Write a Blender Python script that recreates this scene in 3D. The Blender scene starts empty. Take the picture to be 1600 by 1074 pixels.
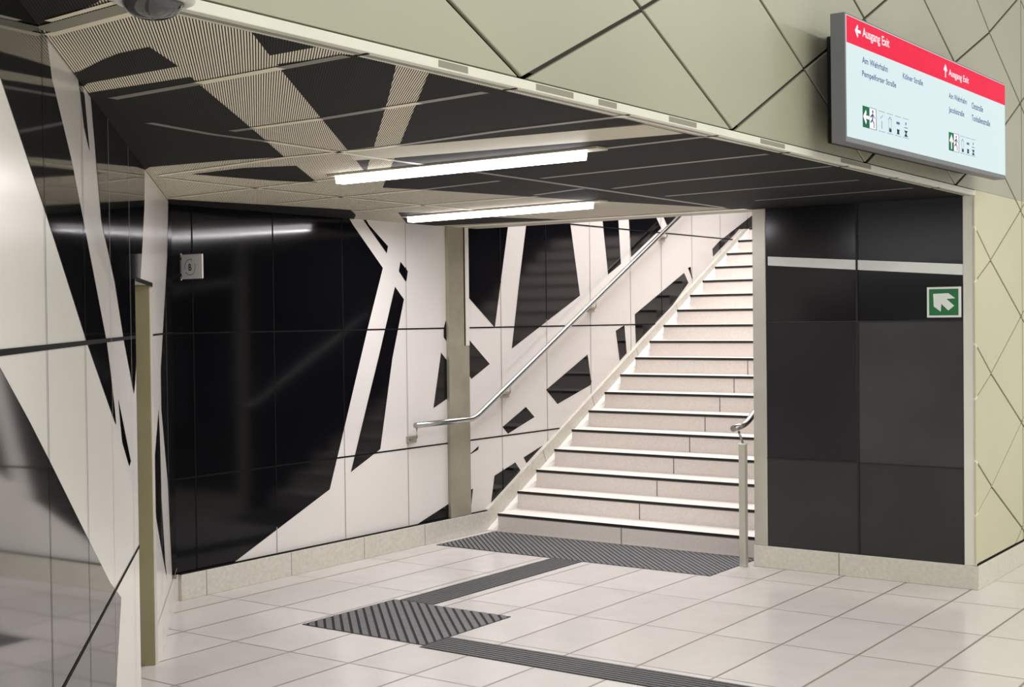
import bpy, bmesh, math
from mathutils import Vector, Matrix

# Underground-station side exit. Metres; +X right, +Y away, +Z up.
# Art outlines are in each surface's own plane coordinates.
CEILING_BAND = [[[-3.835, 4.191], [-3.588, 4.239], [-2.488, 4.363], [-2.489, 4.674], [-3.856, 4.524], [-4.056, 4.474]]]
WALL_A_ART = [[[5.389, 0.16], [5.389, 2.678], [6.095, 2.463], [6.92, 2.515], [7.024, 2.389], [7.342, 2.089], [7.161, 1.633], [7.021, 1.257], [6.922, 0.99], [6.75, 0.534], [5.864, 0.167], [5.861, 0.16]], [[7.154, 2.447], [7.194, 2.398], [7.402, 2.25], [7.387, 2.197], [7.173, 2.393], [7.126, 2.436]], [[7.541, 2.141], [7.624, 2.072], [7.605, 1.985], [7.521, 2.069]], [[7.475, 1.955], [7.575, 1.861], [7.435, 1.426], [7.287, 0.768], [6.968, 0.632], [7.162, 1.135], [7.279, 1.431]], [[8.356, 2.463], [8.922, 2.514], [8.912, 2.45], [8.716, 1.638], [8.344, 1.896]], [[8.096, 1.745], [8.046, 1.641], [8.045, 1.571], [8.393, 1.232], [8.64, 1.343], [8.341, 1.566]], [[8.01, 1.453], [8.192, 1.293], [8.189, 1.133], [7.908, 1.029]], [[9.196, 2.561], [9.856, 2.615], [9.865, 2.542], [10.01, 1.909], [8.951, 1.46], [9.058, 1.966]], [[10.396, 2.681], [10.681, 2.704], [10.691, 2.617], [10.729, 2.212], [10.497, 2.108]], [[10.875, 2.716], [11.348, 2.763], [11.41, 2.687], [11.51, 2.584], [10.92, 2.281]], [[11.475, 2.777], [12.035, 2.837], [11.896, 2.738], [11.628, 2.621], [11.551, 2.706]], [[12.61, 2.422], [12.776, 2.51], [13.6, 2.836], [13.87, 2.953], [13.865, 2.678], [13.257, 2.663], [13.177, 2.617], [12.624, 2.342]], [[12.061, 2.207], [12.12, 2.221], [12.159, 2.084]], [[11.976, 2.155], [12.068, 2.057], [11.718, 1.821], [10.993, 1.459], [10.978, 1.738]], [[10.624, 1.586], [10.782, 1.635], [10.819, 1.372], [10.688, 1.303]], [[10.128, 1.379], [10.188, 1.105], [9.628, 0.96], [9.452, 1.092]], [[8.807, 0.819], [9.146, 0.964], [9.272, 0.87], [8.881, 0.758]], [[8.332, 0.624], [8.48, 0.691], [8.471, 0.661]], [[8.688, 0.43], [8.983, 0.511], [9.055, 0.438], [8.841, 0.301], [8.635, 0.209]], [[9.104, 0.541], [9.393, 0.619], [9.145, 0.489]], [[8.397, 0.356], [8.356, 0.16], [7.69, 0.16], [7.69, 0.163], [8.058, 0.266], [8.305, 0.34]]]
WALL_B_ART = [[[-6.257, 2.43], [-6.638, 2.32], [-5.951, 2.43], [-4.824, 2.43], [-4.753, 2.341], [-4.406, 2.17], [-4.215, 2.048], [-3.601, 1.641], [-3.497, 1.535], [-3.373, 1.389], [-3.338, 1.333], [-3.38, 1.346], [-4.135, 1.648], [-4.907, 1.989], [-5.079, 2.059], [-5.455, 2.214], [-5.951, 2.43]], [[-4.227, 2.43], [-4.138, 2.43], [-4.086, 2.405], [-3.983, 2.246], [-4.107, 2.306], [-4.175, 2.389]], [[-3.928, 2.43], [-2.5, 2.43], [-2.5, 1.542], [-2.552, 1.463], [-2.621, 1.407], [-3.008, 1.641], [-3.299, 1.855], [-3.692, 2.051], [-3.794, 2.214]], [[-2.5, 1.893], [-2.5, 2.43], [-1.886, 2.43], [-1.957, 2.238], [-2.14, 2.0], [-2.222, 1.91], [-2.236, 1.893]], [[-0.009, 2.43], [-0.009, 0.133], [-0.43, 0.213], [-0.607, 0.631], [-0.673, 0.803], [-1.071, 1.243], [-1.072, 1.448], [-0.887, 1.634], [-0.421, 2.083], [-0.235, 2.43]], [[-1.27, 1.253], [-1.207, 1.051], [-1.176, 0.778], [-0.974, 0.401], [-0.849, 0.286], [-1.209, 0.507], [-1.539, 0.73], [-1.56, 0.758], [-1.56, 1.038], [-1.555, 1.045]], [[-3.248, 1.422], [-2.985, 1.256], [-2.807, 1.145], [-2.872, 1.131], [-3.122, 1.249], [-3.181, 1.321]], [[-6.655, 2.043], [-5.514, 1.613], [-5.176, 1.478], [-4.858, 1.343], [-4.298, 1.1], [-3.619, 0.809], [-3.263, 0.684], [-3.486, 0.41], [-3.589, 0.156], [-6.723, 0.975]]]
CEILING_ART = [[[-3.256, 2.399], [-3.237, 2.402], [-3.037, 2.334], [-2.932, 2.306], [-2.803, 2.303], [-2.95, 2.523], [-3.366, 2.529], [-3.426, 2.558]], [[-3.521, 2.643], [-3.489, 2.639], [-3.051, 2.657], [-3.739, 3.573], [-4.208, 4.188], [-4.432, 4.116], [-4.943, 4.051], [-5.122, 4.15], [-4.078, 3.155]], [[-5.029, 4.38], [-4.659, 4.363], [-4.403, 4.46], [-4.85, 5.064], [-4.953, 4.845]], [[-2.465, 1.553], [-2.465, 1.895], [-2.512, 1.914], [-2.719, 1.962], [-2.788, 1.978], [-2.808, 1.935], [-2.623, 1.651]], [[-2.465, 2.347], [-2.465, 2.574], [-2.638, 2.576]], [[-2.712, 2.679], [-2.476, 2.706], [-2.465, 2.705], [-2.465, 2.902], [-2.836, 3.299], [-3.682, 4.186], [-3.835, 4.191], [-2.754, 2.73]], [[-2.467, 3.052], [-2.48, 4.349], [-3.588, 4.239]], [[-3.856, 4.524], [-2.487, 4.653], [-2.465, 5.249], [-2.465, 8.27], [-3.99, 8.27], [-3.984, 8.039], [-4.385, 6.84], [-4.684, 5.716], [-4.772, 5.493]], [[-4.063, 4.5], [-3.987, 4.503], [-4.37, 4.907]], [[-6.388, 7.621], [-5.791, 6.82], [-5.638, 7.04], [-5.576, 7.601], [-5.344, 8.116], [-6.07, 8.028], [-6.388, 7.962]], [[-6.388, 5.366], [-6.141, 5.159], [-6.095, 5.371], [-5.899, 6.299], [-5.881, 6.452], [-6.124, 6.768], [-6.388, 7.038]]]
CEILING_LINES = [[[-3.528, 2.746], [-3.105, 2.735]], [[-3.106, 2.734], [-2.476, 2.706]], [[-3.784, 3.491], [-3.317, 3.486]], [[-3.317, 3.486], [-2.527, 3.412]], [[-5.194, 4.31], [-4.218, 4.198]], [[-4.218, 4.198], [-3.725, 4.23]], [[-3.725, 4.23], [-3.006, 4.146]], [[-3.006, 4.146], [-2.427, 4.131]], [[-6.057, 5.126], [-4.861, 5.011]], [[-4.861, 5.011], [-4.295, 4.955]], [[-3.108, 4.872], [-2.47, 4.811]], [[-5.943, 5.81], [-5.382, 5.749]], [[-5.382, 5.749], [-4.684, 5.716]], [[-4.684, 5.716], [-4.081, 5.624]], [[-3.844, 5.668], [-3.064, 5.57]], [[-3.064, 5.57], [-2.511, 5.504]], [[-5.929, 6.546], [-5.277, 6.494]], [[-5.277, 6.494], [-4.418, 6.472]], [[-4.384, 6.396], [-3.97, 6.266]], [[-3.844, 6.381], [-3.452, 6.274]], [[-3.452, 6.274], [-2.474, 6.155]], [[-3.849, 6.994], [-2.61, 6.878]], [[-3.575, 7.65], [-2.535, 7.517]], [[-3.853, 3.157], [-3.903, 3.502]], [[-3.903, 3.502], [-3.89, 3.776]], [[-3.89, 3.776], [-3.911, 4.21]], [[-3.911, 4.21], [-3.923, 4.589]], [[-3.923, 4.589], [-3.923, 5.517]], [[-3.923, 5.517], [-3.961, 7.992]], [[-5.264, 4.384], [-5.302, 5.033]], [[-5.302, 5.033], [-5.316, 5.679]], [[-5.316, 5.679], [-5.315, 6.459]], [[-5.315, 6.459], [-5.29, 7.012]], [[-5.29, 7.012], [-5.261, 7.705]]]
PIER_STRIPE = [[-3.784, 2.106], [-2.483, 2.011], [-2.484, 1.944], [-3.784, 2.046]]
SIGN_TEXT = [('Ausgang Exit', 0.195, 0.474, 0.353, 0.042, 'w'), ('Am Wehrhahn', 0.187, 0.353, 0.336, 0.029, 'b'), ('Pempelforter Straße', 0.185, 0.293, 0.452, 0.026, 'b'), ('Kölner Straße', 0.734, 0.352, 0.301, 0.027, 'b'), ('Ausgang Exit', 1.462, 0.46, 0.354, 0.035, 'w'), ('Am Wehrhahn', 1.459, 0.34, 0.318, 0.029, 'b'), ('Oststraße', 1.869, 0.33, 0.218, 0.033, 'b'), ('Jacobistraße', 1.456, 0.266, 0.272, 0.029, 'b'), ('Tonhallenstraße', 1.867, 0.262, 0.36, 0.033, 'b')]

COL = bpy.context.scene.collection
XA = -6.388                       # face of the left wall
XF = -2.408                       # face of the panelled fascia / right wall
YP = 8.29                         # face of the black pier
CZ = 2.43                         # niche ceiling
DL = math.hypot(3.505, 3.351)
DB = Vector((-3.505 / DL, 3.351 / DL, 0))      # along the splayed wall, away from the platform
NB = Vector((3.351 / DL, 3.505 / DL, 0))       # its normal, into the room
OB = Vector((-6.4, 5.4, 0))

# ------------------------------------------------------------------ materials
def lin(c):
    return tuple(((x / 255) / 12.92 if x <= 10 else (((x / 255) + .055) / 1.055) ** 2.4) for x in c)

def mat(name, rgb, rough=.5, metal=0.0, spec=.5, emit=None, estr=0, noise=None, bump=0, coat=0, aniso=0):
    m = bpy.data.materials.new(name); m.use_nodes = True
    nt = m.node_tree; b = nt.nodes['Principled BSDF']
    c = lin(rgb)
    b.inputs['Base Color'].default_value = (*c, 1)
    b.inputs['Roughness'].default_value = rough
    b.inputs['Metallic'].default_value = metal
    b.inputs['Specular IOR Level'].default_value = spec
    b.inputs['Coat Weight'].default_value = coat
    b.inputs['Coat Roughness'].default_value = .06
    if emit:
        b.inputs['Emission Color'].default_value = (*lin(emit), 1)
        b.inputs['Emission Strength'].default_value = estr
    if noise:
        sc, amt = noise
        tc = nt.nodes.new('ShaderNodeTexCoord'); n = nt.nodes.new('ShaderNodeTexNoise')
        n.inputs['Scale'].default_value = sc; n.inputs['Detail'].default_value = 4
        nt.links.new(tc.outputs['Object'], n.inputs['Vector'])
        r = nt.nodes.new('ShaderNodeValToRGB')
        r.color_ramp.elements[0].position = .3; r.color_ramp.elements[1].position = .7
        r.color_ramp.elements[0].color = (*[x * (1 - amt) for x in c], 1)
        r.color_ramp.elements[1].color = (*[min(1, x * (1 + amt)) for x in c], 1)
        nt.links.new(n.outputs['Fac'], r.inputs['Fac']); nt.links.new(r.outputs['Color'], b.inputs['Base Color'])
        if bump:
            bp = nt.nodes.new('ShaderNodeBump'); bp.inputs['Strength'].default_value = bump
            bp.inputs['Distance'].default_value = .01
            nt.links.new(n.outputs['Fac'], bp.inputs['Height']); nt.links.new(bp.outputs['Normal'], b.inputs['Normal'])
    return m

M = {}
M['white'] = mat('white_enamel', (226, 221, 216), .22, spec=.5, noise=(1.3, .02))
M['black'] = mat('black_enamel', (8, 8, 12), .09, spec=.35, noise=(2, .2))
M['black_b'] = mat('black_enamel_splayed', (14, 14, 16), .06, spec=.5, noise=(2, .2))
M['black_b'].node_tree.nodes['Principled BSDF'].inputs['IOR'].default_value = 2.4
M['black_pier'] = mat('black_enamel_pier', (14, 14, 18), .2, spec=.6, noise=(1.5, .25))
M['joint'] = mat('dark_joint', (20, 20, 20), .8, spec=.1)
M['joint_soft'] = mat('grey_joint', (168, 162, 155), .6)
M['stone'] = mat('pale_stone', (222, 213, 206), .45, noise=(60, .06))
M['tread'] = mat('tread_stone_lightened', (246, 241, 234), .4, noise=(60, .05))  # step stone lightened: light falling on the treads put into the colour
M['plinth'] = mat('plinth_stone', (208, 203, 191), .5, noise=(40, .08))
M['plinth_joint'] = mat('plinth_joint', (140, 134, 124), .7)
M['channel'] = mat('channel_stone', (236, 232, 226), .4, noise=(30, .03))
M['step_joint'] = mat('step_joint', (104, 98, 92), .7)
M['strip'] = mat('black_nosing', (18, 18, 18), .5)
M['beige'] = mat('beige_panel', (196, 190, 162), .34, noise=(.9, .05))
M['fascia'] = mat('beige_panel_shaded', (164, 161, 142), .34, noise=(.9, .06))  # beige panel darkened: shade on the upper fascia put into the colour
M['gap'] = mat('panel_gap', (34, 33, 20), .7)
M['trim'] = mat('trim_paint', (222, 220, 208), .35, noise=(5, .03))
M['trim_groove'] = mat('trim_groove', (140, 138, 122), .5)
M['steel'] = mat('brushed_steel', (200, 197, 184), .36, metal=.5, noise=(3, .08))
M['steel_dark'] = mat('weathered_steel', (168, 163, 144), .42, metal=.5, noise=(2.5, .18))
M['chrome'] = mat('polished_steel', (172, 171, 168), .27, metal=1, noise=(20, .03))
M['jamb'] = mat('olive_metal', (150, 142, 110), .45, metal=.35, noise=(2, .15))
M['rib'] = mat('grey_rib', (104, 104, 106), .55, noise=(30, .12))
M['ribbase'] = mat('rib_gap', (26, 26, 27), .8)
M['guide'] = mat('guide_rib', (84, 84, 86), .5, noise=(30, .1))
M['guidebase'] = mat('guide_gap', (56, 56, 58), .8)
M['lamp'] = mat('lit_diffuser', (255, 255, 255), .5, emit=(255, 250, 252), estr=9)
M['housing'] = mat('lamp_housing', (190, 185, 165), .4)
M['cabinet'] = mat('cabinet_grey', (116, 117, 122), .5, noise=(4, .05))
M['cab_dark'] = mat('cabinet_back', (14, 15, 18), .6)
M['face'] = mat('lit_face', (40, 44, 44), .35, emit=(222, 240, 242), estr=.93)
M['red'] = mat('lit_red', (30, 2, 8), .35, emit=(248, 8, 66), estr=.95)
M['txt_w'] = mat('lit_white_letters', (60, 60, 60), .3, emit=(250, 246, 250), estr=1)
M['txt_b'] = mat('blue_grey_letters', (20, 26, 36), .4, emit=(84, 112, 160), estr=.8)
M['ink'] = mat('dark_ink', (30, 36, 62), .4, emit=(30, 34, 60), estr=.3)
M['faint'] = mat('faint_outline', (40, 44, 50), .4, emit=(150, 172, 186), estr=.9)
M['sgreen'] = mat('lit_green', (0, 30, 20), .4, emit=(0, 108, 66), estr=.9)
M['green'] = mat('sign_green', (22, 112, 58), .4, noise=(6, .04))
M['plate'] = mat('white_plate', (236, 240, 236), .35, noise=(6, .02))
M['flag'] = mat('grey_white_plate', (252, 252, 250), .35, noise=(9, .05))
M['ring'] = mat('camera_ring', (214, 211, 204), .4)
for _k in ('face', 'red', 'txt_w', 'txt_b', 'ink', 'faint', 'sgreen'): M[_k].node_tree.nodes['Principled BSDF'].inputs['Specular IOR Level'].default_value = .05
M['dome'] = mat('smoked_dome', (58, 58, 62), .08, spec=.9, noise=(14, .3))
M['hall'] = mat('hall_plaster', (176, 172, 160), .6)

def floor_mat():
    m = bpy.data.materials.new('floor_tiles'); m.use_nodes = True
    nt = m.node_tree; N = nt.nodes; Lk = nt.links; b = N['Principled BSDF']
    b.inputs['Roughness'].default_value = .17
    tc = N.new('ShaderNodeTexCoord'); sp = N.new('ShaderNodeSeparateXYZ'); Lk.new(tc.outputs['Object'], sp.inputs[0])
    def mth(op, a, bb=None, cc=None):
        n = N.new('ShaderNodeMath'); n.operation = op
        for i, v in enumerate((a, bb, cc)):
            if v is None: continue
            if isinstance(v, (int, float)): n.inputs[i].default_value = v
            else: Lk.new(v, n.inputs[i])
        return n.outputs[0]
    def edge(o, off, pitch, w):
        t = mth('DIVIDE', mth('SUBTRACT', o, off), pitch)
        d = mth('ABSOLUTE', mth('SUBTRACT', mth('SUBTRACT', t, mth('FLOOR', t)), .5))
        return mth('GREATER_THAN', d, .5 - w / pitch), mth('FLOOR', t)
    ex, ix = edge(sp.outputs[0], -2.03, .41, .0068)
    ey, iy = edge(sp.outputs[1], 6.37, .7525, .0055)
    g = mth('MAXIMUM', ex, ey)
    cb = N.new('ShaderNodeCombineXYZ'); Lk.new(ix, cb.inputs[0]); Lk.new(iy, cb.inputs[1])
    wn = N.new('ShaderNodeTexWhiteNoise'); Lk.new(cb.outputs[0], wn.inputs['Vector'])
    nz = N.new('ShaderNodeTexNoise'); nz.inputs['Scale'].default_value = 5; nz.inputs['Detail'].default_value = 6
    Lk.new(tc.outputs['Object'], nz.inputs['Vector'])
    v = mth('ADD', mth('MULTIPLY', wn.outputs['Value'], .5), mth('MULTIPLY', nz.outputs['Fac'], .6))
    r = N.new('ShaderNodeValToRGB')
    r.color_ramp.elements[0].color = (*lin((200, 194, 191)), 1); r.color_ramp.elements[1].color = (*lin((219, 213, 210)), 1)
    Lk.new(v, r.inputs[0])
    mx = N.new('ShaderNodeMix'); mx.data_type = 'RGBA'
    Lk.new(g, mx.inputs[0]); Lk.new(r.outputs[0], mx.inputs[6]); mx.inputs[7].default_value = (*lin((138, 130, 123)), 1)
    Lk.new(mx.outputs[2], b.inputs['Base Color'])
    rr = mth('ADD', mth('MULTIPLY', g, .3), mth('ADD', mth('MULTIPLY', nz.outputs['Fac'], .12), .12))
    Lk.new(rr, b.inputs['Roughness'])
    return m
M['floor'] = floor_mat()

def slot_mat(name, fin, slot):
    m = bpy.data.materials.new(name); m.use_nodes = True
    nt = m.node_tree; N = nt.nodes; Lk = nt.links; b = N['Principled BSDF']
    b.inputs['Roughness'].default_value = .75; b.inputs['Specular IOR Level'].default_value = .15
    tc = N.new('ShaderNodeTexCoord'); dp = N.new('ShaderNodeVectorMath'); dp.operation = 'DOT_PRODUCT'
    Lk.new(tc.outputs['Object'], dp.inputs[0]); dp.inputs[1].default_value = tuple(NB)
    d = N.new('ShaderNodeMath'); d.operation = 'MULTIPLY'; d.inputs[1].default_value = 1 / .0074
    Lk.new(dp.outputs['Value'], d.inputs[0])
    f = N.new('ShaderNodeMath'); f.operation = 'FRACT'; Lk.new(d.outputs[0], f.inputs[0])
    g = N.new('ShaderNodeMath'); g.operation = 'GREATER_THAN'; g.inputs[1].default_value = .42; Lk.new(f.outputs[0], g.inputs[0])
    mx = N.new('ShaderNodeMix'); mx.data_type = 'RGBA'; Lk.new(g.outputs[0], mx.inputs[0])
    mx.inputs[6].default_value = (*lin(slot), 1); mx.inputs[7].default_value = (*lin(fin), 1)
    Lk.new(mx.outputs[2], b.inputs['Base Color'])
    return m
M['slot_w'] = slot_mat('slotted_ceiling_light', (240, 232, 212), (26, 25, 23))
M['slot_b'] = slot_mat('slotted_ceiling_dark', (45, 44, 42), (16, 16, 15))
M['cjoint'] = mat('ceiling_profile', (240, 230, 206), .45)
M['cband'] = mat('plain_ceiling_band', (190, 184, 160), .45)
M['cjoint_d'] = mat('ceiling_profile_dark', (132, 127, 120), .45)

# ------------------------------------------------------------------ mesh helpers
class MB:
    """Collects faces with material slots; build() links ONE mesh object."""
    def __init__(s): s.bm = bmesh.new(); s.mats = []
    def mi(s, m):
        if m not in s.mats: s.mats.append(m)
        return s.mats.index(m)
    def face(s, pts, m):
        v = [s.bm.verts.new(p) for p in pts]
        try: f = s.bm.faces.new(v)
        except ValueError: return None
        f.material_index = s.mi(m); return f
    def box(s, a, b, m, bev=0, frame=None):
        x0, y0, z0 = a; x1, y1, z1 = b
        c = [(x0,y0,z0),(x1,y0,z0),(x1,y1,z0),(x0,y1,z0),(x0,y0,z1),(x1,y0,z1),(x1,y1,z1),(x0,y1,z1)]
        if frame: c = [frame(*p) for p in c]
        v = [s.bm.verts.new(p) for p in c]; fs = []
        for q in ((0,3,2,1),(4,5,6,7),(0,1,5,4),(1,2,6,5),(2,3,7,6),(3,0,4,7)):
            f = s.bm.faces.new([v[i] for i in q]); f.material_index = s.mi(m); fs.append(f)
        bmesh.ops.recalc_face_normals(s.bm, faces=fs)
        if bev:
            es = list({e for f in fs for e in f.edges})
            r = bmesh.ops.bevel(s.bm, geom=es, offset=bev, segments=2, profile=.5, affect='EDGES')
            for f in r['faces']: f.material_index = s.mi(m)
        return s
    def prism(s, base, top, m, side=None):
        n = len(base)
        b = [s.bm.verts.new(p) for p in base]; t = [s.bm.verts.new(p) for p in top]
        fs = []
        for q in (b[::-1], t):
            try: f = s.bm.faces.new(q); f.material_index = s.mi(m); fs.append(f)
            except ValueError: pass
        for i in range(n):
            f = s.bm.faces.new((b[i], b[(i+1) % n], t[(i+1) % n], t[i])); f.material_index = s.mi(side or m); fs.append(f)
        bmesh.ops.recalc_face_normals(s.bm, faces=fs)
    def tube(s, path, r, m, n=16, cap=True):
        path = [Vector(p) for p in path]; rings = []
        for i, p in enumerate(path):
            d = (path[min(i+1, len(path)-1)] - path[max(i-1, 0)]).normalized()
            a = d.cross(Vector((0, 0, 1)))
            if a.length < .05: a = d.cross(Vector((1, 0, 0)))
            a.normalize(); b = d.cross(a)
            rr = r[i] if isinstance(r, (list, tuple)) else r
            rings.append([s.bm.verts.new(p + a * rr * math.cos(2*math.pi*k/n) + b * rr * math.sin(2*math.pi*k/n)) for k in range(n)])
        for A_, B_ in zip(rings, rings[1:]):
            for k in range(n):
                f = s.bm.faces.new((A_[k], A_[(k+1) % n], B_[(k+1) % n], B_[k])); f.material_index = s.mi(m); f.smooth = True
        if cap:
            for R_ in (rings[0][::-1], rings[-1]):
                f = s.bm.faces.new(R_); f.material_index = s.mi(m)
    def lathe(s, prof, c, m, n=40):
        rings = [[s.bm.verts.new((c[0]+r*math.cos(2*math.pi*k/n), c[1]+r*math.sin(2*math.pi*k/n), c[2]+z)) for k in range(n)] for r, z in prof]
        for A_, B_ in zip(rings, rings[1:]):
            for k in range(n):
                f = s.bm.faces.new((A_[k], A_[(k+1) % n], B_[(k+1) % n], B_[k])); f.material_index = s.mi(m); f.smooth = True
        bmesh.ops.recalc_face_normals(s.bm, faces=s.bm.faces[:])
    def build(s, name, parent=None, loc=None):
        me = bpy.data.meshes.new(name)
        s.bm.to_mesh(me); s.bm.free()
        for m in s.mats: me.materials.append(m)
        o = bpy.data.objects.new(name, me); COL.objects.link(o)
        if parent: o.parent = parent
        if loc:
            # keep world shape, put the origin at loc
            me.transform(Matrix.Translation(-Vector(loc))); o.location = loc
        return o

def struct(mb, name):
    o = mb.build(name); o['kind'] = 'structure'; return o
def empty(name, loc, label, cat, group=None):
    o = bpy.data.objects.new(name, None); COL.objects.link(o); o.location = loc; o.empty_display_size = .1
    o['label'] = label; o['category'] = cat
    if group: o['group'] = group
    return o
def part(mb, name, parent, label=None):
    """mb holds world coordinates; the part is parented to an unrotated Empty."""
    o = mb.build(name, parent)
    w = Vector((0, 0, 0)); p = parent
    while p is not None: w += Vector(p.location); p = p.parent
    o.data.transform(Matrix.Translation(-w))
    if label: o['label'] = label
    return o

# surface frames -> world
fA = lambda off: (lambda p: (XA + off, p[0], p[1]))
fP = lambda off: (lambda p: (p[0], YP - off, p[1]))
fC = lambda off: (lambda p: (p[0], p[1], CZ - off))
def fB(off):
    def g(p):
        v = OB + DB * p[0] + NB * off; return (v.x, v.y, p[1])
    return g
def FB(u, n, z):
    v = OB + DB * u + NB * n; return (v.x, v.y, z)

def strip2(mb, a, b, w, f, m):
    dx, dy = b[0]-a[0], b[1]-a[1]; L = math.hypot(dx, dy)
    if L < 1e-4: return
    nx, ny = -dy/L*w/2, dx/L*w/2
    mb.face([f(q) for q in ((a[0]+nx, a[1]+ny), (b[0]+nx, b[1]+ny), (b[0]-nx, b[1]-ny), (a[0]-nx, a[1]-ny))], m)
def clip_half(P, ax, v, s):
    o = []
    for i in range(len(P)):
        a, b = P[i-1], P[i]; da = s*(a[ax]-v); db = s*(b[ax]-v)
        if (da >= 0) != (db >= 0):
            t = da/(da-db); o.append(tuple(a[k]+t*(b[k]-a[k]) for k in (0, 1)))
        if db >= 0: o.append(b)
    return o

# ------------------------------------------------------------------ floor
mb = MB(); mb.box((-7.6, -4, -.2), (7, 16.2, 0), M['floor']); struct(mb, 'floor')

# ------------------------------------------------------------------ left wall (face x = XA)
mb = MB()
mb.box((XA-.25, 5.37, 0), (XA, 16, 5), M['white'])
for P in WALL_A_ART: mb.face([fA(.0016)(p) for p in P], M['black'])
for z, m_ in ((.745, 'joint'), (1.64, 'joint'), (2.54, 'joint'), (3.44, 'joint')):
    strip2(mb, (5.39, z), (16, z), .011, fA(.0026), M[m_])
ys = [5.549, 6.238, 6.907, 7.6, 8.803, 9.47, 10.182, 10.902, 11.505, 12.15, 12.794, 13.46, 14.12]
for y in ys: strip2(mb, (y, .16), (y, 5), .007, fA(.0024), M['joint_soft'])
def in_black(y, z):
    c = False
    for P in WALL_A_ART:
        k = False
        for i in range(len(P)):
            (x1, y1), (x2, y2) = P[i-1], P[i]
            if (y1 > z) != (y2 > z) and y < (x2-x1)*(z-y1)/(y2-y1)+x1: k = not k
        c = c or k
    return c
for y in ys:                                   # joints turn dark where they cross black enamel
    z = .16; run = None
    while z < 5.0:
        b = in_black(y, z)
        if b and run is None: run = z
        if (not b) and run is not None:
            strip2(mb, (y, run), (y, z), .010, fA(.0030), M['joint']); run = None
        z += .02
struct(mb, 'wall_left')

mb = MB()
mb.box((XA-.01, 5.40, 0), (-6.357, 8.556, .16), M['plinth'], bev=.003)
for y in (5.599, 6.339, 7.066, 7.75): mb.face([(-6.3565, y-.003, 0), (-6.3565, y+.003, 0), (-6.3565, y+.003, .158), (-6.3565, y-.003, .158)], M['plinth_joint'])
mb.box((XA, 5.40, .16), (-6.36, 8.55, .166), M['joint'])
struct(mb, 'baseboard_left')

# sloping skirting beside the stairs
mb = MB()
sk = lambda y: .172 + .5219*(y-8.556)
prof = [(8.556, 0), (8.556, sk(8.556)), (13.337, sk(13.337)), (16, sk(13.337)), (16, sk(13.337)-.4), (13.4, sk(13.337)-.4), (9.2, 0)]
mb.prism([(XA-.01, y, z) for y, z in prof], [(-6.357, y, z) for y, z in prof], M['plinth'])
for y in (9.35, 10.15, 10.95, 11.75, 12.55):
    mb.face([(-6.3562, y-.003, sk(y)-.002), (-6.3562, y+.003, sk(y)-.002), (-6.3562, y+.12, sk(y)-.28), (-6.3562, y+.112, sk(y)-.28)], M['plinth_joint'])
struct(mb, 'baseboard_stair')

# ------------------------------------------------------------------ splayed wall with doorway recess
U0, U1, ZH, UN = -2.5, -1.56, 1.893, -7.4
mb = MB()
for a, b in (((UN, -.22, 0), (U0, 0, CZ+.6)), ((U0, -.22, ZH), (U1, 0, CZ+.6)), ((U1, -.22, 0), (0, 0, CZ+.6))):
    mb.box(a, b, M['white'], frame=FB)
for P in WALL_B_ART: mb.face([fB(.0016)(p) for p in P], M['black_b'])
def bstrip(a, b, w, m): strip2(mb, a, b, w, fB(.0028), M[m])
for z in (.75, 1.645):
    bstrip((UN, z), (U0, z), .014, 'joint')
bstrip((U1, 1.645), (-.01, 1.645), .010, 'joint')
bstrip((U1, .2), (-.02, .2), .006, 'joint_soft')
for u in (-6.4, -5.66, -4.912, -4.175, -3.46, -2.72, -1.2, -.62): bstrip((u, 0), (u, CZ), .006, 'joint_soft' if u > -4 else 'joint')
bstrip((U0, ZH), (U1, ZH), .02, 'joint')
struct(mb, 'wall_corner')
mb = MB(); mb.box((U0-.02, -.75, 0), (U1+.02, -.7, ZH), M['hall'], frame=FB)
mb.box((U0-.06, -.72, 0), (U0, -.22, ZH), M['hall'], frame=FB)
mb.box((U0-.06, -.72, ZH), (U1+.06, -.22, ZH+.05), M['joint'], frame=FB)
struct(mb, 'wall_recess')
mb = MB(); mb.box((U1-.012, -.7, 0), (U1+.03, -.012, ZH-.004), M['jamb'], bev=.003, frame=FB)
struct(mb, 'trim_doorway')

# ------------------------------------------------------------------ pier (black wall facing the platform)
mb = MB()
mb.box((-3.895, YP+.001, 0), (-2.44, 16, 5), M['black_pier'])
mb.prism([(p[0], YP-.001, p[1]) for p in PIER_STRIPE], [(p[0], YP-.004, p[1]) for p in PIER_STRIPE], M['plate'])
sheen_tone = {}  # panel greys with the soft light reflections on the pier painted in
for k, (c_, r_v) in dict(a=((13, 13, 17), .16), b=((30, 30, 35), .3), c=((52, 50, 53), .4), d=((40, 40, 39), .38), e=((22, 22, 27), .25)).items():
    sheen_tone[k] = mat('pier_painted_sheen_' + k, c_, r_v, spec=.5, noise=(1.8, .3))
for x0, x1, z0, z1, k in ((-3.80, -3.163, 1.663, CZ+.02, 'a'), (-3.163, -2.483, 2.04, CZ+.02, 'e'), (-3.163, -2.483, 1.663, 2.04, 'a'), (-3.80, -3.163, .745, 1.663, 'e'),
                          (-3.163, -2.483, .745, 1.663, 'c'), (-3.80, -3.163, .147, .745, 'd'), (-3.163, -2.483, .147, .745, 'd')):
    mb.box((x0+.001, YP, z0+.001), (x1-.001, YP+.01, z1-.001), sheen_tone[k])
for z in (.745, 1.663): strip2(mb, (-3.80, z), (-2.483, z), .008, fP(.005), M['strip'])
strip2(mb, (-3.163, .147), (-3.163, CZ), .014, fP(.006), M['strip'])
struct(mb, 'wall_back')
mb = MB(); mb.box((-3.90, YP-.015, 0), (-2.408+.0135, YP+.0, .147), M['plinth'], bev=.003)
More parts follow.
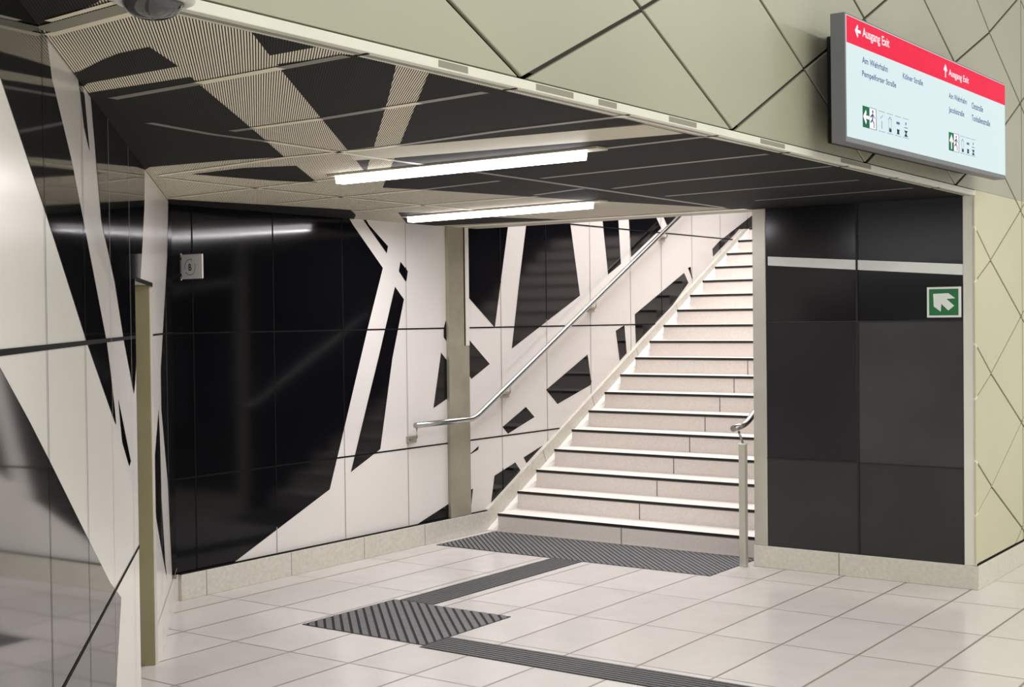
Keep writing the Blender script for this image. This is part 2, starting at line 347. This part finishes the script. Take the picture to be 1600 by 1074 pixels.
mb.box((-3.296, YP-.016, .001), (-3.290, YP-.0145, .146), M['plinth_joint'])
struct(mb, 'baseboard_back')
mb = MB(); mb.box((-3.897, YP-.006, .147), (-3.80, YP+.06, CZ), M['steel'], bev=.004); struct(mb, 'trim_1')
mb = MB(); mb.box((-2.483, YP-.008, .147), (-2.409, YP+.03, CZ+.02), M['trim'], bev=.003); struct(mb, 'trim_2')

# ------------------------------------------------------------------ fascia and right wall: diamond panels with real gaps
yn = [-4.05, -3.3, -2.55, -1.8, -1.05, -.3, .45, 1.2, 1.95, 2.70, 3.449, 4.212, 4.946, 5.683, 6.44, 7.17, 7.90, 8.615, 9.33, 10.04, 10.75, 11.46, 12.17, 12.88, 13.6]
zo = lambda y: 0 if y < 8 else (-.06 if y > 8.5 else -.03)
mb = MB()
mb.box((XF-.2, -4, CZ+.06), (XF-.012, YP+.02, 5), M['gap'])
mb.box((XF-.03, YP+.012, 0), (XF-.012, 13.5, 5), M['gap'])
g = .0082
def panel(P, m='beige'):
    if len(P) < 3: return
    cx = sum(p[0] for p in P)/len(P); cy = sum(p[1] for p in P)/len(P)
    ins = [(p[0]+(cx-p[0])*.008, p[1]+(cy-p[1])*.008) for p in P]
    mb.prism([(XF-.012, p[0], p[1]) for p in P], [(XF-.003, p[0], p[1]) for p in P], M[m])
    mb.prism([(XF-.003, p[0], p[1]) for p in P], [(XF, p[0], p[1]) for p in ins], M[m])
for i in range(1, len(yn)-1):
    par = (i % 2)                              # index 10 (y=3.449) has nodes at z = 2.46 + k*.72
    for k in range(-5, 5):
        base = 2.46 + .72*k + (.36 if par else 0)
        l, c, r = yn[i-1], yn[i], yn[i+1]
        zt, zb, zm = base+.72, base, base+.36
        P = [(l, zm+zo(l)), (c, zb+zo(c)), (r, zm+zo(r)), (c, zt+zo(c))]
        # shrink for the gap
        mx, mz = c, zm
        P = [(mx+(p[0]-mx)*(1-g*2.2), mz+(p[1]-mz)*(1-g*3.2)) for p in P]
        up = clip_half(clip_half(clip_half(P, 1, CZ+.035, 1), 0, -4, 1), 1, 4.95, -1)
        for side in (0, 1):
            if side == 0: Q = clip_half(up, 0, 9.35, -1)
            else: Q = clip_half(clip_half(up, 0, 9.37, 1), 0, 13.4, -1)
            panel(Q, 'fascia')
        lo = clip_half(clip_half(clip_half(P, 1, CZ+.035, -1), 0, YP-.012, 1), 1, .16, 1)
        panel(clip_half(lo, 0, 9.35, -1)); panel(clip_half(clip_half(lo, 0, 9.37, 1), 0, 13.4, -1))
struct(mb, 'wall_right')
mb = MB(); mb.box((XF-.03, YP-.0149, 0), (XF+.0139, 13.4, .147), M['plinth'], bev=.003)
mb.box((XF-.012, YP+.0, .147), (XF+.004, 13.4, .158), M['joint'])  # dark strip painting the shadow line on top of the baseboard
struct(mb, 'baseboard_right')

# light profile along the lower edge of the fascia
mb = MB()
mb.box((XF-.058, -4, CZ), (XF+.004, YP-.006, CZ+.030), M['trim'], bev=.002)
mb.box((XF-.040, -4, CZ-.0012), (XF-.022, YP-.01, CZ+.002), M['trim_groove'])  # grey strip painting the shadow band of the groove
for k in range(8): mb.box((XF-.056, 2.72+.7*k, CZ-.002), (XF-.006, 2.732+.7*k, CZ+.002), M['joint'])
for a, b in ((3.02, 3.16), (3.52, 3.74), (3.9, 4.02), (4.4, 4.62), (5.2, 5.45), (6.1, 6.5)): mb.box((XF+.0035, a, CZ+.006), (XF+.0048, b, CZ+.026), M['trim_groove'])
struct(mb, 'trim_3')
mb = MB(); mb.box((-6.388, YP-.02, CZ+.0), (-3.8, YP+.2, 5), M['hall']); struct(mb, 'wall_lintel')

# ------------------------------------------------------------------ niche ceiling
def bx_(y):  # x of the splayed wall at y
    t = (y-5.4)/DB.y; return -6.4 + DB.x*t
mb = MB()
outl = [(XF-.058, 1.645), (XF-.058, YP-.02), (-6.388, YP-.02), (-6.388, 5.39)]
mb.prism([(p[0], p[1], CZ) for p in outl], [(p[0], p[1], CZ+.05) for p in outl], M['slot_w'], side=M['hall'])
dark = []
for P in CEILING_ART: mb.face([fC(.0016)(p) for p in P], M['slot_b'])
def in_dark(x, y):
    for P in CEILING_ART:
        k = False
        for i in range(len(P)):
            (x1, y1), (x2, y2) = P[i-1], P[i]
            if (y1 > y) != (y2 > y) and x < (x2-x1)*(y-y1)/(y2-y1)+x1: k = not k
        if k: return True
    return False
for a, b in CEILING_LINES:
    n = 24
    for k in range(n):
        p = (a[0]+(b[0]-a[0])*k/n, a[1]+(b[1]-a[1])*k/n); q = (a[0]+(b[0]-a[0])*(k+1)/n, a[1]+(b[1]-a[1])*(k+1)/n)
        mid = ((p[0]+q[0])/2, (p[1]+q[1])/2)
        strip2(mb, p, q, .038, fC(.003), M['cjoint_d'] if in_dark(*mid) else M['cjoint'])
for P in CEILING_BAND: mb.face([fC(.0022)(p) for p in P], M['cband'])
# cross profile near the camera dome
strip2(mb, (bx_(2.03)+.0, 2.045), (XF-.06, 2.02), .03, fC(.004), M['cjoint'])
strip2(mb, (bx_(1.99)+.0, 2.00), (XF-.06, 1.975), .06, fC(.0045), M['trim_groove'])
strip2(mb, (bx_(1.95)+.05, 1.95), (XF-.06, 1.93), .02, fC(.004), M['cjoint'])
strip2(mb, (-6.38, 8.16), (-3.9, YP-.08), .10, fC(.003), M['cjoint'])
struct(mb, 'ceiling')

# ------------------------------------------------------------------ stair shaft beyond
mb = MB(); mb.box((-6.6, 16, 0), (-2.4, 16.2, 5), M['white']); struct(mb, 'wall_stair')
mb = MB(); mb.box((-6.6, YP+.2, 5), (-3.8, 16.1, 5.15), M['hall']); struct(mb, 'ceiling_stair')

N_STEP, RISE, GO, Y1 = 18, .1485, .276, 8.57
st = empty('staircase', (-5.12, Y1, 0), 'flight of pale stone steps with black edge strips beside the patterned wall', 'stairs')
for i in range(N_STEP):
    y = Y1+GO*i; z = RISE*(i+1)
    e = MB(); last = i == N_STEP-1
    y2 = 15.99 if last else y+GO+.002
    e.box((-6.27, y, max(0, z-RISE-.02)), (-3.90, y2, z-.012), M['stone'], bev=0)
    e.box((-6.272, y-.004, z-.012), (-3.90, y2, z), M['tread'], bev=.002)
    e.box((-5.126, y-.001, z-RISE+.001), (-5.118, y, z-.013), M['step_joint'])
    e.box((-6.27, y-.0015, z-.026), (-3.90, y, z-.022), M['plinth_joint'])  # thin grey line painting the shadow below the nosing
    s_ = part(e, 'landing' if last else 'step', st)
    n_ = MB(); n_.box((-6.27, y-.006, z-.020), (-3.901, y-.001, z-.001), M['strip'])
    o = n_.build('nosing_strip', s_); o.data.transform(Matrix.Translation(-Vector(st.location)))

ch = MB(); z1 = RISE*(N_STEP)
ch.prism([(-6.358, y, z) for y, z in ((Y1-.03, 0), (Y1-.03, .012), (Y1+GO*17.6, z1), (15.98, z1), (15.98, 0))],
         [(-6.268, y, z) for y, z in ((Y1-.03, 0), (Y1-.03, .012), (Y1+GO*17.6, z1), (15.98, z1), (15.98, 0))], M['channel'])
part(ch, 'side_channel', st, 'smooth white sloping channel along the wall side')

# ------------------------------------------------------------------ steel upright on the left wall
up = empty('steel_pilaster', (-6.37, 8.18, .162), 'flat steel upright on the white patterned wall, handrail running across it', 'pilaster')
e = MB(); e.box((XA+.002, 8.075, .162), (XA+.03, 8.335, CZ), M['steel_dark'], bev=.003); part(e, 'cover_plate', up)
e = MB(); e.box((XA+.03, 8.285, 1.50), (XA+.0335, 8.333, CZ), M['trim'])
e.box((XA+.03, 8.272, 1.50), (XA+.032, 8.284, CZ), M['joint']); part(e, 'guide_rail', up, 'narrow pale guide rail with dark slot')

# ------------------------------------------------------------------ handrails
def arc(p0, p1, p2, r=.08, n=6):
    p0, p1, p2 = Vector(p0), Vector(p1), Vector(p2)
    a = p1+(p0-p1).normalized()*r; b = p1+(p2-p1).normalized()*r
    return [tuple((1-t)**2*a+2*t*(1-t)*p1+t*t*b) for t in [k/n for k in range(n+1)]]
XR = -6.30
hl = empty('wall_handrail', (XR, 8.3, .92), 'round steel handrail bracketed to the patterned wall beside the stairs', 'handrail')
top = (XR, 13.2, .922+.5225*4.9)
e = MB(); e.tube([(XR, 7.585, .922)] + arc((XR, 7.6, .922), (XR, 8.31, .922), top) + arc((XR, 8.3, .922), top, (XR, 14.2, top[2]), .1) + [(XR, 14.4, top[2])], .0215, M['chrome'])
part(e, 'rail', hl)
def bracket(y, z):
    b = MB(); b.box((XA-.002, y-.05, z-.135), (XA+.022, y+.05, z-.085), M['steel_dark'], bev=.003)
    o = part(b, 'bracket', hl)
    a = MB(); a.tube([(XA+.02, y-.03, z-.11), (XR-.02, y-.03, z-.11), (XR, y-.03, z-.09), (XR, y-.03, z-.018)], .007, M['steel_dark'], n=10)
    q = a.build('bracket_arm', o); q.data.transform(Matrix.Translation(-Vector(hl.location)))
bracket(7.63, .922)
for y in (8.83, 10.17, 11.5, 12.85): bracket(y, .922+.5225*(y-8.31))

hr = empty('post_handrail', (-3.957, 8.24, 0), 'short steel handrail on a square post at the foot of the stairs', 'handrail')
e = MB(); e.box((-3.98, 8.217, 0), (-3.934, 8.263, .83), M['steel'], bev=.003); part(e, 'post', hr)
e = MB(); e.box((-3.984, 8.213, .83), (-3.930, 8.267, .842), M['trim'], bev=.002); part(e, 'post_cap', hr)
e = MB(); e.tube([(-3.957, 8.24, .84), (-3.975, 8.215, .925)], .008, M['chrome'], n=10); part(e, 'support_rod', hr)
e = MB(); e.tube([(-3.985, 8.15, .945)] + arc((-3.985, 8.15, .945), (-3.975, 8.32, .96), (-3.965, 9.0, 1.31), .07) + [(-3.96, 13.2, 3.51)], .0215, M['chrome']); part(e, 'rail', hr)

# ------------------------------------------------------------------ tactile paving
def ribbed(name, label, cat, x0, x1, y0, y1, pitch, diag, rib, base, group=None):
    t = empty(name, ((x0+x1)/2, (y0+y1)/2, 0), label, cat, group)
    b = MB(); b.box((x0, y0, .0004), (x1, y1, .0014), base); part(b, 'base_slab', t)
    r = MB(); w = pitch*.68
    def bar(P):
        P = clip_half(clip_half(clip_half(clip_half(P, 0, x0+.003, 1), 0, x1-.003, -1), 1, y0+.003, 1), 1, y1-.003, -1)
        if len(P) < 3: return
        area = abs(sum(P[i-1][0]*P[i][1]-P[i][0]*P[i-1][1] for i in range(len(P))))/2
        if area < 2e-5: return
        cx = sum(p[0] for p in P)/len(P); cy = sum(p[1] for p in P)/len(P)
        r.prism([(p[0], p[1], .001) for p in P], [(p[0]+(cx-p[0])*.01, p[1]+(cy-p[1])*.01, .005) for p in P], rib)
    if diag == 'diag':
        s = x0+y0-.01; smax = x1+y1
        k = s
        while k < smax:
            W = w*1.414; T = (x1-x0)+(y1-y0)+1
            P = [(x0-T, k-x0+T), (x0-T, k+W-x0+T), (x1+T, k+W-x1-T), (x1+T, k-x1-T)]
            bar(P); k += pitch*1.414
    elif diag == 'y':
        k = x0+.006
        while k < x1-.01: bar([(k, y0), (k+w, y0), (k+w, y1), (k, y1)]); k += pitch
    else:
        k = y0+.006
        while k < y1-.01: bar([(x0, k), (x1, k), (x1, k+w), (x0, k+w)]); k += pitch
    part(r, 'ribs', t)
ribbed('ribbed_floor_panel', 'long dark grey ribbed floor panel right in front of the bottom step', 'tactile paving', -6.29, -3.99, 7.80, 8.55, .034, 'diag', M['rib'], M['ribbase'])
ribbed('ribbed_floor_panel', 'dark grey diagonally ribbed square floor panel where the two guide strips meet', 'tactile paving', -5.28, -4.40, 5.34, 6.13, .047, 'diag', M['rib'], M['ribbase'])
ribbed('guide_strip', 'dark grey floor strip linking the ribbed square to the panel at the stairs', 'tactile paving', -5.24, -4.98, 6.132, 7.798, .032, 'y', M['guide'], M['guidebase'])
ribbed('guide_strip', 'dark grey floor strip running from the ribbed square out of the picture at bottom right', 'tactile paving', -4.398, 6.5, 5.30, 5.56, .032, 'x', M['guide'], M['guidebase'])

# ------------------------------------------------------------------ ceiling lights
def lamp(a, b, label):
    a = Vector((a[0], a[1], CZ)); b = Vector((b[0], b[1], CZ)); d = (b-a).normalized(); n = Vector((-d.y, d.x, 0))
    L = (b-a).length
    t = empty('tube_light', a, label, 'ceiling light', 'strip lights under the slotted ceiling')
    fr = lambda x, y, z: tuple(a + d*x + n*y + Vector((0, 0, z)))
    e = MB(); e.box((-.05, -.045, -.012), (L+.10, .045, -.0005), M['housing'], bev=.002, frame=fr); part(e, 'housing', t)
    e = MB(); q = [(-.035, -.012), (.035, -.012), (.027, -.048), (-.027, -.048)]
    e.prism([fr(0, y, z) for y, z in q], [fr(L, y, z) for y, z in q], M['lamp']); part(e, 'diffuser', t, 'glowing white diffuser')
    ld = bpy.data.lights.new('tube_glow', 'AREA'); ld.shape = 'RECTANGLE'; ld.size = L; ld.size_y = .06; ld.energy = 31; ld.color = (1, .965, 1)
    lo = bpy.data.objects.new('tube_glow', ld); COL.objects.link(lo)
    m_ = (a+b)/2; lo.location = (m_.x, m_.y, CZ-.055); lo.rotation_euler = (0, 0, math.atan2(d.y, d.x));
lamp((-4.50, 4.86), (-3.05, 4.815), 'bright strip light nearer the platform, longer of the two on the ceiling')
lamp((-5.90, 7.08), (-4.36, 6.965), 'bright strip light deeper in the passage, close to the stairs')

# ------------------------------------------------------------------ dome camera
dc = Vector((-2.375, 1.962, CZ-.002))
t = empty('dome_camera', dc, 'dark dome security camera in a pale ring on the ceiling edge', 'security camera')
e = MB(); e.lathe([(.094, 0), (.093, -.006), (.080, -.012), (.069, -.012), (.066, -.002)], dc, M['ring']); part(e, 'mounting_ring', t)
e = MB(); e.lathe([(.067*math.cos(a), -.008-.040*math.sin(a)) for a in [math.pi/2*k/10 for k in range(10)]] + [(.0005, -.0485)], dc, M['dome']); part(e, 'glass_dome', t)

# ------------------------------------------------------------------ illuminated direction sign
TH = .01314
W_, H_ = 2.545, .543
SO = Vector((-2.22, 5.713, 2.503))
sg = empty('direction_sign', SO, 'wide illuminated exit sign with a red top band on the diamond panelled wall', 'sign')
sg.rotation_euler = (TH, 0, 0)
def S3(u, v, off=0): return (off, u, v)
def sbox(mb_, u0, u1, v0, v1, x0, x1, m, bev=0): mb_.box((x0, u0, v0), (x1, u1, v1), m, bev=bev)
def sp(mb_, name, label=None, parent=sg):
    o = mb_.build(name, parent)
    if label: o['label'] = label
    return o
e = MB(); sbox(e, -.008, W_+.008, -.024, H_+.010, -.072, -.002, M['cabinet'], .004); cab = sp(e, 'cabinet')
e = MB(); sbox(e, .235, W_-.25, .005, H_-.04, -.184, -.072, M['cab_dark']); sp(e, 'mounting_frame', 'black frame between cabinet and wall')
e = MB(); sbox(e, 0, W_, 0, H_, -.002, .001, M['face']); face = sp(e, 'light_panel', 'pale glowing panel')
e = MB(); sbox(e, 0, W_, .42, H_-.003, .001, .0018, M['red']); sp(e, 'header_band', 'red band along the top')
def poly(mb_, P, off, m): mb_.face([S3(p[0], p[1], off) for p in P], m)
def line(mb_, a, b, w, off, m):
    dx, dy = b[0]-a[0], b[1]-a[1]; L = math.hypot(dx, dy); nx, ny = -dy/L*w/2, dx/L*w/2
    poly(mb_, [(a[0]+nx, a[1]+ny), (b[0]+nx, b[1]+ny), (b[0]-nx, b[1]-ny), (a[0]-nx, a[1]-ny)], off, m)
def disc(mb_, c, r, off, m, n=14): poly(mb_, [(c[0]+r*math.cos(2*math.pi*k/n), c[1]+r*math.sin(2*math.pi*k/n)) for k in range(n)], off, m)
def text(body, u, v, width, cap, m, off=.0022):
    cu = bpy.data.curves.new('lettering', 'FONT'); cu.body = body; cu.size = 1; cu.extrude = 0; cu.offset = .012 if m.name.startswith('lit_white') else .018
    o = bpy.data.objects.new('lettering', cu); COL.objects.link(o)
    dg = bpy.context.evaluated_depsgraph_get(); dg.update()
    me = bpy.data.meshes.new_from_object(o.evaluated_get(dg)); bpy.data.objects.remove(o); bpy.data.curves.remove(cu)
    xs = [q.co.x for q in me.vertices]; w0 = max(xs)-min(xs); x0 = min(xs)
    for q in me.vertices:
        x, y = q.co.x, q.co.y
        q.co = (off, u+(x-x0)/w0*width, v+y/.70*cap)
    me.materials.clear(); me.materials.append(m)
    return me
def raw_width(body):
    cu = bpy.data.curves.new('lettering', 'FONT'); cu.body = body; cu.size = 1
    o = bpy.data.objects.new('lettering', cu); COL.objects.link(o); bpy.context.evaluated_depsgraph_get().update()
    me = bpy.data.meshes.new_from_object(o.evaluated_get(bpy.context.evaluated_depsgraph_get()))
    xs = [q.co.x for q in me.vertices]; r = max(xs)-min(xs)
    bpy.data.objects.remove(o); bpy.data.curves.remove(cu); bpy.data.meshes.remove(me); return r
for body, u, v, w, cap, k in SIGN_TEXT:
    words = body.split(' '); tot = raw_width(body); rw = [raw_width(x) for x in words]
    us = [u] if len(words) == 1 else [u, u + (tot-rw[1])/tot*w]
    for x, uu, r in zip(words, us, rw):
        me = text(x, uu, v, r/tot*w, min(cap, .075) if k == 'w' else min(cap, .052), M['txt_w'] if k == 'w' else M['txt_b'])
        o = bpy.data.objects.new('lettering', me); COL.objects.link(o); o.parent = sg
def arrow(mb_, c, s, ang, off, m):
    P = [(0, 1), (.85, .1), (.5, -.15), (.2, .12), (.2, -1), (-.2, -1), (-.2, .12), (-.5, -.15), (-.85, .1)]
    ca, sa = math.cos(ang), math.sin(ang)
    poly(mb_, [(c[0]+s*(p[0]*ca-p[1]*sa), c[1]+s*(p[0]*sa+p[1]*ca)) for p in P], off, m)
e = MB(); arrow(e, (.137, .488), .036, math.pi/2, .0022, M['txt_w']); sp(e, 'arrow')
e = MB(); arrow(e, (1.405, .478), .036, 0, .0022, M['txt_w']); sp(e, 'arrow')
def exit_icon(u, ang):
    e = MB()
    poly(e, [(u, .060), (u+.088, .060), (u+.088, .158), (u, .158)], .0022, M['sgreen'])
    arrow(e, (u+.044, .109), .040, ang, .003, M['txt_w'])
    poly(e, [(u+.088, .060), (u+.175, .060), (u+.175, .158), (u+.088, .158)], .0022, M['txt_w'])
    line(e, (u+.088, .158), (u+.175, .158), .004, .003, M['faint']); line(e, (u+.172, .060), (u+.172, .158), .007, .003, M['ink'])
    line(e, (u+.088, .061), (u+.175, .061), .004, .003, M['faint'])
    disc(e, (u+.128, .142), .008, .003, M['ink'])                        # walking figure
    line(e, (u+.132, .132), (u+.122, .102), .014, .003, M['txt_b']); line(e, (u+.122, .104), (u+.098, .090), .008, .0032, M['ink'])
    line(e, (u+.122, .103), (u+.145, .088), .009, .003, M['txt_b']); line(e, (u+.145, .088), (u+.143, .068), .008, .003, M['ink'])
    line(e, (u+.130, .130), (u+.098, .115), .008, .0032, M['ink']); line(e, (u+.131, .13), (u+.155, .112), .006, .003, M['txt_b'])
    sp(e, 'exit_pictogram', 'green and white exit pictogram')
exit_icon(.185, math.pi/2); exit_icon(1.450, 0)
def icon(u, kind):
    e = MB(); w = .088
    for a, b in (((u, .156), (u+w, .156)), ((u, .062), (u+w, .062))): line(e, a, b, .003, .0022, M['faint'])
    c = u+w/2
    if kind == 'escalator':
        line(e, (c-.02, .122), (c+.016, .14), .005, .0024, M['faint']); line(e, (c, .075), (c, .112), .010, .0024, M['faint'])
    elif kind == 'lift':
        line(e, (c-.018, .075), (c-.018, .135), .003, .0024, M['txt_b']); line(e, (c+.018, .075), (c+.018, .135), .003, .0024, M['txt_b'])
        line(e, (c-.018, .128), (c, .142), .004, .0024, M['txt_b']); line(e, (c, .142), (c+.018, .128), .004, .0024, M['txt_b'])
        poly(e, [(c-.016, .070), (c+.018, .070), (c+.018, .084), (c-.008, .092)], .0026, M['ink'])
    elif kind == 'bus':
        poly(e, [(c-.024, .118), (c+.024, .118), (c+.024, .130), (c-.024, .130)], .0024, M['txt_b'])
        poly(e, [(c-.020, .070), (c+.020, .070), (c+.014, .080), (c+.020, .094), (c-.020, .094), (c-.014, .080)], .0026, M['ink'])
    else:
        disc(e, (c, .132), .008, .0024, M['txt_b']); line(e, (c-.024, .112), (c+.024, .112), .004, .0024, M['txt_b'])
        poly(e, [(c-.026, .098), (c+.026, .098), (c+.006, .084), (c+.026, .068), (c-.026, .068), (c-.006, .084)], .0026, M['ink'])
    sp(e, 'small_pictogram')
for k, kind in enumerate(('escalator', 'lift', 'bus', 'tram')): icon(.390+.112*k, kind)
for k, kind in enumerate(('lift', 'bus', 'tram')): icon(1.650+.098*k, kind)

# ------------------------------------------------------------------ green arrow sign on the pier
ga = empty('exit_arrow_sign', (-2.6, YP-.004, 1.68), 'square green sign with a white arrow pointing up left on the black pier', 'sign')
e = MB(); e.box((-2.705, YP-.016, 1.683), (-2.494, YP-.004, 1.873), M['plate'], bev=.002); part(e, 'backing_plate', ga)
e = MB(); e.box((-2.690, YP-.0175, 1.696), (-2.509, YP-.016, 1.860), M['green']); part(e, 'green_panel', ga)
e = MB(); P = [(.18, .80), (.72, .80), (.94, .60), (.62, .60), (.92, .35), (.70, .18), (.42, .42), (.40, .16), (.20, .40)]
P = [(.14, .82), (.66, .84), (.90, .64), (.60, .62), (.86, .36), (.66, .18), (.42, .44), (.40, .14), (.16, .34)]
e.face([(-2.690+.181*p[0], YP-.0182, 1.696+.164*p[1]) for p in P], M['plate']); part(e, 'arrow', ga, 'white arrow pointing up and to the left')

# ------------------------------------------------------------------ small flag sign in the corner
fs = empty('flag_sign', (-6.3, 5.455, 1.96), 'small square metal plate with a ringed letter standing out near the splayed corner', 'sign')
e = MB(); e.box((-6.372, 5.45, 1.972), (-6.185, 5.462, 2.122), M['flag'], bev=.003); part(e, 'plate', fs)
e = MB(); e.box((-6.388, 5.452, 1.965), (-6.376, 5.458, 2.13), M['steel']); e.box((-6.386, 5.447, 2.09), (-6.368, 5.465, 2.105), M['chrome']); e.box((-6.386, 5.447, 1.99), (-6.368, 5.465, 2.005), M['chrome']); part(e, 'wall_bracket', fs)
e = MB(); n = 28; c = (-6.292, 2.043)
for k in range(n):
    if 2 <= k <= 4 or 15 <= k <= 16: continue
    a0, a1 = 2*math.pi*k/n, 2*math.pi*(k+1)/n
    e.face([(c[0]+r*math.cos(a), 5.4492, c[1]+r*math.sin(a)) for r, a in ((.046, a0), (.050, a0), (.050, a1), (.046, a1))], M['cabinet'])
part(e, 'ring_mark', fs)
me = text('B', 0, 0, .026, .040, M['strip'])
for q in me.vertices: q.co = (c[0]-.013+q.co.y - (-6.3), 5.4490-5.455, c[1]-.020+q.co.z-1.96)
o = bpy.data.objects.new('letter', me); COL.objects.link(o); o.parent = fs

# ------------------------------------------------------------------ light
w = bpy.data.worlds.new('hall_ambient'); w.use_nodes = True; bpy.context.scene.world = w
w.node_tree.nodes['Background'].inputs[0].default_value = (.95, .96, .90, 1); w.node_tree.nodes['Background'].inputs[1].default_value = .66
def area(name, loc, rot, sx, sy, e_, col):
    l = bpy.data.lights.new(name, 'AREA'); l.shape = 'RECTANGLE'; l.size = sx; l.size_y = sy; l.energy = e_; l.color = col
    o = bpy.data.objects.new(name, l); COL.objects.link(o); o.location = loc; o.rotation_euler = rot; return o
area('hall_lamp', (1.6, 7.5, 5.2), (0, 0, 0), .35, 13, 275, (.99, 1, .88))
area('hall_lamp', (4.6, 5.0, 5.2), (0, 0, 0), .35, 13, 390, (.99, 1, .88))
area('shaft_lamp', (-5.1, 10.6, 4.8), (0, 0, 0), 1.6, 3.6, 205, (1, .965, .985))

# ------------------------------------------------------------------ camera
F, YAW, PITCH, ROLL = 2070.66, .61955, -.01796, -.011605
cp, sp_, cy, sy = math.cos(PITCH), math.sin(PITCH), math.cos(YAW), math.sin(YAW)
fw = Vector((-sy*cp, cy*cp, sp_)); r0 = Vector((cy, sy, 0)); u0 = r0.cross(fw)
r_ = r0*math.cos(ROLL)+u0*math.sin(ROLL); u_ = u0*math.cos(ROLL)-r0*math.sin(ROLL)
cam = bpy.data.cameras.new('camera'); cam.sensor_width = 36; cam.lens = F/1600*36; cam.clip_start = .05
co = bpy.data.objects.new('camera', cam); COL.objects.link(co)
mm = Matrix.Identity(4)
for i in range(3): mm[i][0] = r_[i]; mm[i][1] = u_[i]; mm[i][2] = -fw[i]
mm[0][3], mm[1][3], mm[2][3] = 0, 0, 1.7
co.matrix_world = mm
bpy.context.scene.camera = co
vs = bpy.context.scene.view_settings; vs.view_transform = 'Standard'; vs.look = 'None'; vs.exposure = 0
